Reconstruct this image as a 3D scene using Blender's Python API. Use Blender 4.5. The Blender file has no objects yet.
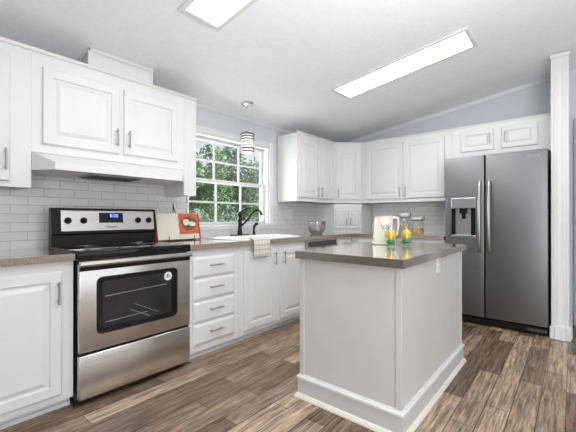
import bpy, bmesh, math, random
from mathutils import Vector, Matrix
random.seed(7)
S = bpy.context.scene
COL = S.collection
PI = math.pi

# ------------------------------------------------------------------ camera
cam_d = bpy.data.cameras.new('camera')
cam = bpy.data.objects.new('camera', cam_d)
COL.objects.link(cam)
cam_d.sensor_width = 36.0
cam_d.lens = 338.24 * 36 / 576
cam_d.shift_y = 0.00106
cam_d.clip_start = 0.05
YAW, PITCH = 0.69986, 0.00237
cam.location = (-0.7206, -2.8753, 1.1252)
cam.rotation_euler = (PI / 2 + PITCH, 0, YAW - PI / 2)
S.camera = cam

# ------------------------------------------------------------------ world, sun, exposure
w = bpy.data.worlds.new('sky')
S.world = w
w.use_nodes = True
nt = w.node_tree
bg = nt.nodes['Background']
sky = nt.nodes.new('ShaderNodeTexSky')
sky.sky_type = 'HOSEK_WILKIE'
sky.turbidity = 6.0
sky.ground_albedo = 0.4
sky.sun_direction = Vector((0.35, -0.55, 0.75)).normalized()
hs = nt.nodes.new('ShaderNodeHueSaturation')
hs.inputs['Saturation'].default_value = 0.22
nt.links.new(sky.outputs[0], hs.inputs['Color'])
nt.links.new(hs.outputs[0], bg.inputs['Color'])
bg.inputs['Strength'].default_value = 3.7

sun_d = bpy.data.lights.new('sun', 'SUN')
sun_d.energy = 8.0
sun_d.angle = 0.03
sun_d.color = (1.0, 0.96, 0.9)
sun = bpy.data.objects.new('sun', sun_d)
COL.objects.link(sun)
sun.rotation_euler = Vector((-0.35, 0.55, -0.75)).to_track_quat('-Z', 'Y').to_euler()

def area(name, loc, direction, sx, sy, power, color=(1, 1, 1)):
    d = bpy.data.lights.new(name, 'AREA')
    d.shape = 'RECTANGLE'
    d.size, d.size_y = sx, sy
    d.energy = power
    d.color = color
    o = bpy.data.objects.new(name, d)
    COL.objects.link(o)
    o.location = loc
    o.rotation_euler = Vector(direction).to_track_quat('-Z', 'Z').to_euler()
    return o
# rear and side area lamps added as fill, at unseen openings behind the camera
FILL_COL = (0.97, 0.985, 1.0)
area('fill_rear', (-2.45, -5.0, 1.08), (1, 0, 0), 2.7, 1.95, 122, FILL_COL)
area('fill_side', (0.6, -6.75, 1.35), (0, 1, 0), 5.0, 1.9, 10, FILL_COL)
area('daylight_kitchen', (1.72, 0.35, 1.5), (0, -1, -0.15), 1.1, 0.85, 18, (0.95, 0.98, 1.0))
# unseen uplight added beside the camera to brighten the ceiling
area('ceiling_fill', (.1, -3.3, 1.3), (.02, .08, 1), .7, .7, 66, (0.95, 0.975, 1.0))
LAMP = 15.0          # strength of the fluorescent diffusers

vs = S.view_settings
vs.view_transform = 'Standard'
vs.look = 'None'
vs.gamma = 1.0
vs.exposure = 0.08

# ------------------------------------------------------------------ materials
def mat(name, col, rough=0.5, metal=0.0, var=0.03, scale=8.0, bump=0.0, bscale=None, stretch=(1, 1, 1),
        emit=None, estr=0.0, trans=0.0, ior=1.45, coat=0.0, spec=0.5, detail=4.0, distort=0.0):
    """principled material whose colour and height vary with a noise texture in object space"""
    m = bpy.data.materials.new(name)
    m.use_nodes = True
    n, l = m.node_tree.nodes, m.node_tree.links
    b = n['Principled BSDF']
    tc = n.new('ShaderNodeTexCoord')
    mp = n.new('ShaderNodeMapping')
    mp.inputs['Scale'].default_value = stretch
    l.new(tc.outputs['Object'], mp.inputs['Vector'])
    nz = n.new('ShaderNodeTexNoise')
    nz.inputs['Scale'].default_value = scale
    nz.inputs['Detail'].default_value = detail
    nz.inputs['Distortion'].default_value = distort
    l.new(mp.outputs[0], nz.inputs['Vector'])
    r = n.new('ShaderNodeValToRGB')
    r.color_ramp.elements[0].position = 0.3
    r.color_ramp.elements[1].position = 0.7
    r.color_ramp.elements[0].color = tuple(max(0, c * (1 - var)) for c in col) + (1,)
    r.color_ramp.elements[1].color = tuple(min(1, c * (1 + var)) for c in col) + (1,)
    l.new(nz.outputs['Fac'], r.inputs['Fac'])
    l.new(r.outputs[0], b.inputs['Base Color'])
    b.inputs['Roughness'].default_value = rough
    b.inputs['Metallic'].default_value = metal
    b.inputs['IOR'].default_value = ior
    b.inputs['Specular IOR Level'].default_value = spec
    b.inputs['Transmission Weight'].default_value = trans
    b.inputs['Coat Weight'].default_value = coat
    if emit:
        b.inputs['Emission Color'].default_value = tuple(emit) + (1,)
        b.inputs['Emission Strength'].default_value = estr
    if bump:
        nb = n.new('ShaderNodeTexNoise')
        nb.inputs['Scale'].default_value = bscale or scale
        nb.inputs['Detail'].default_value = 3
        l.new(mp.outputs[0], nb.inputs['Vector'])
        bp = n.new('ShaderNodeBump')
        bp.inputs['Strength'].default_value = bump
        bp.inputs['Distance'].default_value = 0.01
        l.new(nb.outputs['Fac'], bp.inputs['Height'])
        l.new(bp.outputs[0], b.inputs['Normal'])
    return m

def brick_mat(name, axes, c1, c2, mortar, bw, bh, msize, rough, offset=0.5, grain=None, bump=0.3, spec=0.5, metal=0.0):
    m = bpy.data.materials.new(name)
    m.use_nodes = True
    n, l = m.node_tree.nodes, m.node_tree.links
    b = n['Principled BSDF']
    tc = n.new('ShaderNodeTexCoord')
    sp = n.new('ShaderNodeSeparateXYZ')
    cb = n.new('ShaderNodeCombineXYZ')
    l.new(tc.outputs['Object'], sp.inputs[0])
    l.new(sp.outputs[axes[0]], cb.inputs[0])
    l.new(sp.outputs[axes[1]], cb.inputs[1])
    br = n.new('ShaderNodeTexBrick')
    br.offset = offset
    br.inputs['Color1'].default_value = tuple(c1) + (1,)
    br.inputs['Color2'].default_value = tuple(c2) + (1,)
    br.inputs['Mortar'].default_value = tuple(mortar) + (1,)
    br.inputs['Scale'].default_value = 1.0
    br.inputs['Mortar Size'].default_value = msize
    br.inputs['Mortar Smooth'].default_value = 0.3
    br.inputs['Brick Width'].default_value = bw
    br.inputs['Row Height'].default_value = bh
    l.new(cb.outputs[0], br.inputs['Vector'])
    col = br.outputs['Color']
    if grain:
        for (sc, stretch, lo, hi, fac) in grain:
            mp = n.new('ShaderNodeMapping')
            mp.inputs['Scale'].default_value = stretch
            l.new(cb.outputs[0], mp.inputs['Vector'])
            nz = n.new('ShaderNodeTexNoise')
            nz.inputs['Scale'].default_value = sc
            nz.inputs['Detail'].default_value = 6
            nz.inputs['Roughness'].default_value = 0.65
            nz.inputs['Distortion'].default_value = 0.6
            l.new(mp.outputs[0], nz.inputs['Vector'])
            r = n.new('ShaderNodeValToRGB')
            r.color_ramp.elements[0].position = 0.36
            r.color_ramp.elements[1].position = 0.66
            r.color_ramp.elements[0].color = tuple(lo) + (1,)
            r.color_ramp.elements[1].color = tuple(hi) + (1,)
            l.new(nz.outputs['Fac'], r.inputs['Fac'])
            mx = n.new('ShaderNodeMix')
            mx.data_type = 'RGBA'
            mx.blend_type = 'MULTIPLY'
            mx.inputs['Factor'].default_value = fac
            l.new(col, mx.inputs['A'])
            l.new(r.outputs[0], mx.inputs['B'])
            col = mx.outputs['Result']
    l.new(col, b.inputs['Base Color'])
    b.inputs['Roughness'].default_value = rough
    b.inputs['Specular IOR Level'].default_value = spec
    b.inputs['Metallic'].default_value = metal
    bp = n.new('ShaderNodeBump')
    bp.invert = True
    bp.inputs['Strength'].default_value = bump
    bp.inputs['Distance'].default_value = 0.002
    l.new(br.outputs['Fac'], bp.inputs['Height'])
    l.new(bp.outputs[0], b.inputs['Normal'])
    return m

def glass_mat(name, tint=(1, 1, 1), refl=0.9, rough=0.0):
    m = bpy.data.materials.new(name)
    m.use_nodes = True
    n, l = m.node_tree.nodes, m.node_tree.links
    n.remove(n['Principled BSDF'])
    out = n['Material Output']
    tr = n.new('ShaderNodeBsdfTransparent')
    tr.inputs[0].default_value = tuple(tint) + (1,)
    gl = n.new('ShaderNodeBsdfGlossy')
    gl.inputs['Roughness'].default_value = rough
    gl.inputs['Color'].default_value = (refl, refl, refl, 1)
    lw = n.new('ShaderNodeLayerWeight')
    lw.inputs['Blend'].default_value = 0.5
    pw = n.new('ShaderNodeMath')
    pw.operation = 'POWER'
    pw.inputs[1].default_value = 4.0
    l.new(lw.outputs['Facing'], pw.inputs[0])
    fr = n.new('ShaderNodeMath')
    fr.operation = 'MULTIPLY_ADD'
    fr.inputs[1].default_value = 0.6
    fr.inputs[2].default_value = 0.045
    l.new(pw.outputs[0], fr.inputs[0])
    mx = n.new('ShaderNodeMixShader')
    l.new(fr.outputs[0], mx.inputs[0])
    l.new(tr.outputs[0], mx.inputs[1])
    l.new(gl.outputs[0], mx.inputs[2])
    l.new(mx.outputs[0], out.inputs['Surface'])
    return m

M = {}
M['cab'] = mat('white_lacquer', (0.735, 0.74, 0.745), 0.35, var=0.01, bump=0.02, bscale=60)
M['wall'] = mat('blue_grey_paint', (0.62, 0.645, 0.69), 0.7, var=0.02, bump=0.05, bscale=90)
M['wall_far'] = mat('unseen_wall_dark', (0.27, 0.285, 0.31), 0.7, var=0.02, bump=0.05, bscale=90)  # invented darker tone on unseen walls, cuts the light bounced back
M['ceil'] = mat('ceiling_texture', (0.88, 0.895, 0.92), 0.85, var=0.02, scale=20, bump=0.35, bscale=45)
M['trim'] = mat('trim_white', (0.73, 0.73, 0.73), 0.4, var=0.01)
M['island'] = mat('island_paint', (0.58, 0.577, 0.566), 0.45, var=0.015, bump=0.02, bscale=70)
M['shoe'] = mat('shoe_cream', (0.80, 0.76, 0.69), 0.4, var=0.02)
M['toe'] = mat('toe_kick_paint', (0.70, 0.71, 0.74), 0.4, var=0.02)
M['tile_x'] = brick_mat('subway_tile_shaded', 'XZ', (0.73, 0.73, 0.74), (0.67, 0.67, 0.685), (0.45, 0.45, 0.46), 0.19, 0.0605, 0.0022, 0.16, bump=0.5)  # window-wall copy of the tile, shade mixed into its colour
M['tile_y'] = brick_mat('subway_tile_lightened', 'YZ', (0.80, 0.80, 0.80), (0.75, 0.75, 0.755), (0.54, 0.54, 0.545), 0.19, 0.0605, 0.0022, 0.16, bump=0.5)  # fridge-wall copy of the tile, lightened to offset shade under the cabinets
M['floor'] = brick_mat('vinyl_plank', 'XY', (0.46, 0.345, 0.243), (0.135, 0.094, 0.066), (0.06, 0.042, 0.032), 0.80, 0.1236, 0.0022, 0.27, offset=0.37,
                       grain=[(4.5, (0.8, 11, 1), (0.45, 0.44, 0.43), (1.5, 1.47, 1.44), 1.0), (9.0, (1.2, 14, 1), (0.7, 0.69, 0.68), (1.25, 1.25, 1.25), 0.9),
                              (1.6, (1.0, 3.0, 1), (0.75, 0.74, 0.74), (1.3, 1.3, 1.3), 0.8)], bump=0.25)
def counter_mat(name, a, b_, c_):
    m = mat(name, a, 0.16, var=0.0)
    n, l = m.node_tree.nodes, m.node_tree.links
    r = [x for x in n if x.type == 'VALTORGB'][0]
    nz = [x for x in n if x.type == 'TEX_NOISE'][0]
    nz.inputs['Scale'].default_value = 150
    nz.inputs['Detail'].default_value = 6
    m.node_tree.nodes['Principled BSDF'].inputs['Coat Weight'].default_value = 1.0
    m.node_tree.nodes['Principled BSDF'].inputs['Coat Roughness'].default_value = 0.08
    m.node_tree.nodes['Principled BSDF'].inputs['Coat IOR'].default_value = 1.6
    e = r.color_ramp.elements
    e[0].position, e[0].color = 0.36, tuple(b_) + (1,)
    e[1].position, e[1].color = 0.64, tuple(c_) + (1,)
    x = e.new(0.5)
    x.color = tuple(a) + (1,)
    return m
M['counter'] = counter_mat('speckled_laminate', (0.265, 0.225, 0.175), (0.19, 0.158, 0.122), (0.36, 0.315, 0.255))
M['counter_lit'] = counter_mat('speckled_laminate_lit', (0.40, 0.36, 0.30), (0.31, 0.275, 0.225), (0.48, 0.44, 0.37))  # island top copy of the laminate, reflected glare put into its colour
M['counter_shade'] = counter_mat('speckled_laminate_shaded', (0.125, 0.105, 0.082), (0.085, 0.072, 0.056), (0.19, 0.165, 0.13))  # island edge copy of the laminate, shade put into its colour
M['polished'] = mat('polished_steel', (0.68, 0.675, 0.67), 0.27, 1.0, var=0.03)
M['steel'] = mat('brushed_steel', (0.56, 0.555, 0.55), 0.30, 1.0, var=0.05, scale=14, stretch=(1, 1, 40), bump=0.02, bscale=30)
M['steel_h'] = mat('brushed_steel_range', (0.66, 0.65, 0.64), 0.27, 1.0, var=0.05, scale=14, stretch=(1, 1, 30), bump=0.02, bscale=30)
M['fridge'] = mat('dark_stainless', (0.205, 0.21, 0.22), 0.42, 1.0, var=0.06, scale=10, stretch=(1, 1, 40), bump=0.015, bscale=25)
M['chrome'] = mat('satin_nickel', (0.40, 0.395, 0.39), 0.28, 1.0, var=0.03)
M['black'] = mat('black_enamel', (0.008, 0.008, 0.009), 0.3, var=0.2, spec=0.25)
M['blackglass'] = mat('black_glass', (0.006, 0.006, 0.008), 0.06, var=0.2, spec=0.4)
M['darkgrey'] = mat('dark_plastic', (0.05, 0.05, 0.055), 0.4, var=0.1)
M['oven_int'] = mat('oven_window', (0.026, 0.023, 0.026), 0.08, var=0.3, scale=6, spec=0.4)
M['rack'] = mat('oven_rack', (0.3, 0.3, 0.3), 0.3, 0.9, var=0.1)
M['bronze'] = mat('oil_rubbed_bronze', (0.028, 0.026, 0.03), 0.28, 0.7, var=0.15)
M['porcelain'] = mat('white_porcelain', (0.84, 0.84, 0.83), 0.12, var=0.01, coat=0.4)
M['enamel'] = mat('cream_enamel', (0.80, 0.77, 0.68), 0.2, var=0.02, coat=0.4)
M['lemon'] = mat('lemon_peel', (0.88, 0.50, 0.01), 0.4, var=0.08, scale=30, bump=0.3, bscale=60)
M['lime'] = mat('lime_green', (0.035, 0.26, 0.045), 0.4, var=0.25, scale=40)
M['red'] = mat('red_print', (0.62, 0.10, 0.06), 0.5, var=0.12, scale=16)
M['paper'] = mat('page_paper', (0.74, 0.70, 0.61), 0.7, var=0.04, scale=12)
M['crust'] = mat('dish_print', (0.16, 0.09, 0.05), 0.6, var=0.6, scale=40)
M['creamprint'] = mat('cream_print', (0.78, 0.68, 0.48), 0.6, var=0.12, scale=40)
M['maroon'] = mat('book_cover', (0.25, 0.03, 0.025), 0.45, var=0.1)
M['wire'] = mat('black_wire', (0.015, 0.015, 0.015), 0.35, 0.5, var=0.1)
M['plate'] = mat('switch_plate', (0.78, 0.78, 0.76), 0.35, var=0.01)
M['screen'] = mat('clock_screen', (0.01, 0.01, 0.015), 0.15, var=0.1)
M['digits'] = mat('clock_digits', (0.05, 0.1, 0.6), 0.4, emit=(0.12, 0.22, 1.0), estr=5.0)
M['lamp'] = mat('fluorescent_diffuser', (0.9, 0.9, 0.88), 0.5, var=0.01, emit=(1.0, 0.985, 0.955), estr=LAMP)
M['bulb'] = mat('lit_pendant_glass', (0.9, 0.88, 0.85), 0.4, emit=(1.0, 0.93, 0.84), estr=0.55)
M['band'] = mat('pendant_bands', (0.16, 0.15, 0.15), 0.4, 0.6, var=0.1)
M['glass'] = glass_mat('clear_glass')
M['tumbler'] = glass_mat('tumbler_glass', (0.97, 0.985, 0.98))
M['pasta'] = mat('dried_pasta', (0.62, 0.40, 0.14), 0.6, var=0.5, scale=60, bump=0.8, bscale=50)
M['lid'] = mat('jar_lid', (0.72, 0.71, 0.66), 0.35, var=0.03)
M['door'] = mat('grey_door_paint', (0.42, 0.43, 0.48), 0.5, var=0.02)
M['mat'] = mat('dark_door_mat', (0.03, 0.033, 0.034), 0.9, var=0.3, scale=60, bump=0.5)
M['leafA'] = mat('leaves_dark', (0.10, 0.20, 0.08), 0.55, var=0.5, scale=1.5)
M['leafB'] = mat('leaves_mid', (0.27, 0.39, 0.18), 0.55, var=0.5, scale=1.5)
M['leafC'] = mat('leaves_blue', (0.20, 0.30, 0.22), 0.5, var=0.5, scale=1.5)
M['bark'] = mat('bark', (0.20, 0.16, 0.12), 0.9, var=0.4, scale=14, bump=0.5)
M['lawn'] = mat('lawn_grass', (0.24, 0.38, 0.14), 0.9, var=0.4, scale=3, bump=0.4, bscale=30)

def towel_mat():
    m = mat('checked_towel', (0.66, 0.62, 0.55), 0.9, var=0.0)
    n, l = m.node_tree.nodes, m.node_tree.links
    b = n['Principled BSDF']
    tc = [x for x in n if x.type == 'TEX_COORD'][0]
    fac = None
    for ax, sc in (('X', 26.0), ('Z', 22.0)):
        wv = n.new('ShaderNodeTexWave')
        wv.bands_direction = ax
        wv.inputs['Scale'].default_value = sc * 0.32
        wv.inputs['Distortion'].default_value = 0.3
        l.new(tc.outputs['Object'], wv.inputs['Vector'])
        gt = n.new('ShaderNodeMath')
        gt.operation = 'GREATER_THAN'
        gt.inputs[1].default_value = 0.82
        l.new(wv.outputs['Fac'], gt.inputs[0])
        if fac is None:
            fac = gt.outputs[0]
        else:
            mxm = n.new('ShaderNodeMath')
            mxm.operation = 'MAXIMUM'
            l.new(fac, mxm.inputs[0])
            l.new(gt.outputs[0], mxm.inputs[1])
            fac = mxm.outputs[0]
    mx = n.new('ShaderNodeMix')
    mx.data_type = 'RGBA'
    mx.inputs['A'].default_value = (0.70, 0.66, 0.58, 1)
    mx.inputs['B'].default_value = (0.50, 0.46, 0.40, 1)
    l.new(fac, mx.inputs['Factor'])
    l.new(mx.outputs['Result'], b.inputs['Base Color'])
    return m
M['towel'] = towel_mat()

# ------------------------------------------------------------------ mesh builder
class MB:
    def __init__(self):
        self.b = bmesh.new()
    def _bev(self, tmp, bev, seg):
        bmesh.ops.bevel(tmp, geom=list(tmp.edges), offset=bev, segments=seg, affect='EDGES', profile=0.5)
    def merge(self, tmp, mtx=None):
        if mtx is not None:
            bmesh.ops.transform(tmp, matrix=mtx, verts=tmp.verts)
        me = bpy.data.meshes.new('tmp')
        tmp.to_mesh(me)
        tmp.free()
        self.b.from_mesh(me)
        bpy.data.meshes.remove(me)
        return self
    def box(self, x0, x1, y0, y1, z0, z1, bev=0.0, seg=2, mtx=None):
        t = bmesh.new()
        bmesh.ops.create_cube(t, size=1.0)
        for v in t.verts:
            v.co = Vector((x0 + (v.co.x + .5) * (x1 - x0), y0 + (v.co.y + .5) * (y1 - y0), z0 + (v.co.z + .5) * (z1 - z0)))
        if bev:
            self._bev(t, bev, seg)
        return self.merge(t, mtx)
    def loops(self, ls, cap0=True, cap1=True, closed=True, mtx=None):
        t = bmesh.new()
        rows = [[t.verts.new(p) for p in l] for l in ls]
        for a, b in zip(rows, rows[1:]):
            n = len(a)
            for i in range(n if closed else n - 1):
                t.faces.new((a[i], a[(i + 1) % n], b[(i + 1) % n], b[i]))
        if cap0:
            t.faces.new(list(reversed(rows[0])))
        if cap1:
            t.faces.new(rows[-1])
        bmesh.ops.recalc_face_normals(t, faces=t.faces)
        return self.merge(t, mtx)
    def lathe(self, prof, n=32, mtx=None, cap0=True, cap1=True):
        ls = [[(r * math.cos(2 * PI * i / n), r * math.sin(2 * PI * i / n), z) for i in range(n)] for r, z in prof]
        return self.loops(ls, cap0, cap1, mtx=mtx)
    def tube(self, pts, r, n=10, cap=True):
        pts = [Vector(p) for p in pts]
        rs = r if isinstance(r, (list, tuple)) else [r] * len(pts)
        ls = []
        ref = None
        for i, p in enumerate(pts):
            d = (pts[min(i + 1, len(pts) - 1)] - pts[max(i - 1, 0)]).normalized()
            if ref is None:
                ref = Vector((0, 0, 1)) if abs(d.z) < 0.9 else Vector((1, 0, 0))
            u = d.cross(ref).normalized()
            ref = u.cross(d).normalized()
            ls.append([p + rs[i] * (math.cos(2 * PI * k / n) * u + math.sin(2 * PI * k / n) * ref) for k in range(n)])
        return self.loops(ls, cap, cap)
    def sphere(self, c, r, s=(1, 1, 1), n=16):
        t = bmesh.new()
        bmesh.ops.create_uvsphere(t, u_segments=n * 2, v_segments=n, radius=r)
        for v in t.verts:
            v.co = Vector((v.co.x * s[0] + c[0], v.co.y * s[1] + c[1], v.co.z * s[2] + c[2]))
        return self.merge(t)
    def poly(self, pts, y0, y1, axis='y'):
        """prism: outline in the two other axes, extruded along axis"""
        def P(p, d):
            return {'x': (d, p[0], p[1]), 'y': (p[0], d, p[1]), 'z': (p[0], p[1], d)}[axis]
        return self.loops([[P(p, y0) for p in pts], [P(p, y1) for p in pts]])
    def build(self, name, m, parent=None, smooth=False, loc=None, rotz=0.0, angle=40):
        me = bpy.data.meshes.new(name)
        self.b.to_mesh(me)
        self.b.free()
        me.materials.append(m)
        if smooth:
            me.polygons.foreach_set('use_smooth', [True] * len(me.polygons))
            me.set_sharp_from_angle(angle=math.radians(angle))
        o = bpy.data.objects.new(name, me)
        COL.objects.link(o)
        if parent:
            o.parent = parent
        if loc:
            o.location = loc
        o.rotation_euler = (0, 0, rotz)
        return o

def tag(o, label, cat, group=None):
    o['label'] = label
    o['category'] = cat
    if group:
        o['group'] = group
    return o
def thing(name, label, cat, loc=(0, 0, 0), rotz=0.0, group=None):
    o = bpy.data.objects.new(name, None)
    o.empty_display_size = 0.1
    COL.objects.link(o)
    o.location = loc
    o.rotation_euler = (0, 0, rotz)
    return tag(o, label, cat, group)
def struct(o):
    o['kind'] = 'structure'
    return o
def rrect(x0, x1, y0, y1, r, z, k=5):
    """rounded rectangle outline in xy at height z"""
    out = []
    for cx, cy, a0 in ((x1 - r, y1 - r, 0), (x0 + r, y1 - r, PI / 2), (x0 + r, y0 + r, PI), (x1 - r, y0 + r, 1.5 * PI)):
        for i in range(k + 1):
            a = a0 + PI / 2 * i / k
            out.append((cx + r * math.cos(a), cy + r * math.sin(a), z))
    return out
def rrect_xz(x0, x1, z0, z1, r, y, k=5):
    return [(p[0], y, p[1]) for p in rrect(x0, x1, z0, z1, r, 0, k)]

# ------------------------------------------------------------------ room shell
XB = 3.90                     # face of the fridge wall
XR, YS = -2.4, -6.7           # rear and side walls of the room behind the camera
CZ, CS, YR = 2.265, 0.14, -3.6   # ceiling height at the window wall, slope, ridge
def ceil_z(y):
    return CZ - CS * y if y > YR else CZ - CS * YR + CS * (y - YR)

mb = MB().box(XR - .15, 6.2, YS - .15, .15, -.08, 0)
struct(mb.build('floor', M['floor']))
mb = MB().loops([[(x, 0.17, ceil_z(0.17)), (x, YR, ceil_z(YR)), (x, YS - .15, ceil_z(YS - .15)), (x, YS - .15, ceil_z(YS - .15) + .15),
                  (x, YR, ceil_z(YR) + .15), (x, .17, ceil_z(.17) + .15)] for x in (XR - .15, 6.2)])
struct(mb.build('ceiling', M['ceil']))

WX0, WX1, WZ0, WZ1 = 1.175, 2.325, 1.03, 1.985   # kitchen window opening
mb = MB()
mb.box(XR - .15, WX0, 0, .15, 0, 2.25).box(WX1, 6.2, 0, .15, 0, 2.25)
mb.box(WX0, WX1, 0, .15, 0, WZ0).box(WX0, WX1, 0, .15, WZ1, 2.25)
wallA = struct(mb.build('wall_left', M['wall']))
mb = MB()
mb.poly([(.0, 0), (YS, 0), (YS, ceil_z(YS)), (YR, ceil_z(YR)), (0, ceil_z(0))], XB, XB + .15, 'x')
wallB = struct(mb.build('wall_back', M['wall']))
# rear wall and side wall behind the camera, with openings made for the fill lamps
mb = MB()
mb.box(XR - .15, XR, YS, -6.4, 0, 2.3).box(XR - .15, XR, -3.6, 0, 0, 2.25)
mb.box(XR - .15, XR, -6.4, -3.6, 0, .06).box(XR - .15, XR, -6.4, -3.6, 2.2, 2.3)
mb.poly([(0, 2.25), (YS, 2.25), (YS, ceil_z(YS)), (YR, ceil_z(YR)), (0, ceil_z(0))], XR - .15, XR, 'x')
struct(mb.build('wall_rear', M['wall_far']))
mb = MB()
mb.box(XR, -2.0, YS - .15, YS, 0, 2.3).box(3.3, 6.2, YS - .15, YS, 0, 2.3)
mb.box(-2.0, 3.3, YS - .15, YS, 0, .35).box(-2.0, 3.3, YS - .15, YS, 2.2, 2.35)
struct(mb.build('wall_right', M['wall_far']))

# short wall beside the fridge with its white end casing
mb = MB().poly([(-2.725, 0), (-2.845, 0), (-2.845, ceil_z(-2.845)), (-2.725, ceil_z(-2.725))], 3.33, XB, 'x')
wallS = struct(mb.build('wall_partition', M['wall']))
mb = MB()
zt = ceil_z(-2.72) - .004
mb.box(3.288, 3.33, -2.850, -2.718, 0, zt, .003)
mb.box(3.278, 3.29, -2.738, -2.720, 0, zt, .003).box(3.278, 3.29, -2.848, -2.830, 0, zt, .003).box(3.282, 3.29, -2.806, -2.762, 0, zt, .004)
mb.box(3.268, 3.34, -2.862, -2.71, zt - .035, zt - .002, .006)
cas = mb.build('trim_1', M['trim'])
struct(cas)
mb = MB().box(3.262, 3.30, -2.862, -2.708, 0, .115, .004).box(3.25, 3.30, -2.825, -2.745, 0, .125, .004).box(3.33, XB, -2.872, -2.846, 0, .115, .004)
struct(mb.build('baseboard_partition', M['trim']))

# grey door in the wall beyond the partition, dark frame, mat on the floor
mb = MB().box(XB - .03, XB - .001, -3.75, -2.93, .02, 2.10)
d1 = struct(mb.build('door_1', M['door']))
mb = MB().box(XB - .04, XB - .002, -2.93, -2.885, 0, 2.15, .004).box(XB - .04, XB - .002, -3.80, -3.75, 0, 2.15, .004).box(XB - .04, XB - .002, -3.75, -2.93, 2.10, 2.15, .004)
struct(mb.build('door_frame', M['door'], d1))
mb = MB().sphere((XB - .075, -3.68, .96), .028).lathe([(.012, 0), (.012, .05)], 16, Matrix.Translation((XB - .03, -3.68, .96)) @ Matrix.Rotation(-PI / 2, 4, 'Y'))
mb.build('door_knob', M['chrome'], d1, True)
mb = MB().box(3.36, 3.84, -3.75, -2.90, 0.001, .014, .004)
tag(mb.build('door_mat', M['mat']), 'dark mat on the floor beyond the white column', 'mat')

# crown strip along the sloping ceiling and along the window wall
mb = MB()
mb.loops([[(XB, y, ceil_z(y) - .042), (XB - .012, y, ceil_z(y) - .042), (XB - .016, y, ceil_z(y) - .024), (XB - .03, y, ceil_z(y) + .002), (XB, y, ceil_z(y) + .002)] for y in (-.012, -2.715)])
struct(mb.build('trim_2', M['trim']))
mb = MB()
mb.loops([[(x, 0, CZ - .028), (x, -.008, CZ - .028), (x, -.012, CZ - .018), (x, -.016, CZ + .002), (x, 0, CZ + .002)] for x in (XR, XB)])
struct(mb.build('trim_3', M['trim']))
# boxed duct between the range cabinet and the ceiling
mb = MB()
mb.box(.19, .645, -.30, -.021, 2.172, CZ + .03)
mb.poly([(-.30, CZ + .03), (-.021, CZ + .03), (-.021, CZ + .0), (-.30, CZ + .04)], .19, .645, 'x')
duct = struct(mb.build('trim_4', M['cab']))
mb = MB()
z1 = ceil_z(-.30)
mb.box(.178, .654, -.310, -.300, z1 - .022, z1 + .002, .003).box(.178, .20, -.308, -.285, 2.172, z1 - .02, .003).box(.638, .652, -.308, -.29, 2.172, z1 - .02, .003)
mb.loops([[(.178, y, ceil_z(y) - .024), (.19, y, ceil_z(y) - .024), (.19, y, ceil_z(y)), (.178, y, ceil_z(y))] for y in (-.310, -.021)])
struct(mb.build('trim_strip', M['trim'], duct))

# tile backsplash
mb = MB()
mb.box(-1.3, WX0 - .024, -.012, -.0005, .914, 1.60)
mb.box(WX0 - .024, WX1 + .061, -.012, -.0005, .914, .994)
mb.box(WX1 + .061, 3.285, -.012, -.0005, .914, 1.325)
struct(mb.build('tile_backsplash', M['tile_x'], wallA))
mb = MB().box(XB - .012, XB - .0005, -1.80, -.625, .914, 1.325)
struct(mb.build('tile_backsplash', M['tile_y'], wallB))

# ------------------------------------------------------------------ kitchen window
mb = MB()
cw = .06
mb.box(WX1, WX1 + cw, -.022, 0, WZ0 - .035, WZ1 + cw, .004)
mb.box(WX0 - .022, WX0, -.022, 0, WZ0 - .035, WZ1 + cw, .004)
mb.box(WX0, WX1, -.0215, 0, WZ1, WZ1 + cw, .004)
mb.box(WX0, WX1, -.0215, 0, WZ0 - .035, WZ0, .004)
mb.box(WX0, WX0 + .014, 0, .148, WZ0, WZ1).box(WX1 - .014, WX1, 0, .148, WZ0, WZ1)
mb.box(WX0 + .014, WX1 - .014, 0, .148, WZ1 - .014, WZ1).box(WX0 + .014, WX1 - .014, 0, .148, WZ0, WZ0 + .014)
win = struct(mb.build('window_1', M['trim']))
mb = MB().box(WX0 - .03, WX1 + cw + .01, -.035, .06, WZ0 - .006, WZ0 + .014, .004)
struct(mb.build('window_sill', M['trim'], win))
def sash(z0, z1, y):
    x0, x1, f = WX0 + .014, WX1 - .014, .032
    mb = MB().box(x0, x0 + f, y - .014, y + .014, z0, z1, .003).box(x1 - f, x1, y - .014, y + .014, z0, z1, .003)
    mb.box(x0 + f, x1 - f, y - .014, y + .014, z0, z0 + f, .003).box(x0 + f, x1 - f, y - .014, y + .014, z1 - f, z1, .003)
    s = struct(mb.build('window_sash', M['trim'], win))
    g = MB()
    for k in (1, 2):
        xx = x0 + f + (x1 - x0 - 2 * f) * k / 3
        g.box(xx - .009, xx + .009, y - .008, y + .008, z0 + f, z1 - f)
    zz = (z0 + z1) / 2
    for k in range(3):
        a = x0 + f + (x1 - x0 - 2 * f) * k / 3 + (.009 if k else 0)
        b = x0 + f + (x1 - x0 - 2 * f) * (k + 1) / 3 - (.009 if k < 2 else 0)
        g.box(a, b, y - .008, y + .008, zz - .009, zz + .009)
    struct(g.build('muntin_grid', M['trim'], s))
    p = MB().box(x0 + f, x1 - f, y + .0085, y + .0115, z0 + f, z1 - f)
    struct(p.build('window_pane', M['glass'], s))
zm = 1.512
sash(WZ0 + .014, zm + .02, .075)
sash(zm - .018, WZ1 - .014, .108)

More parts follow.
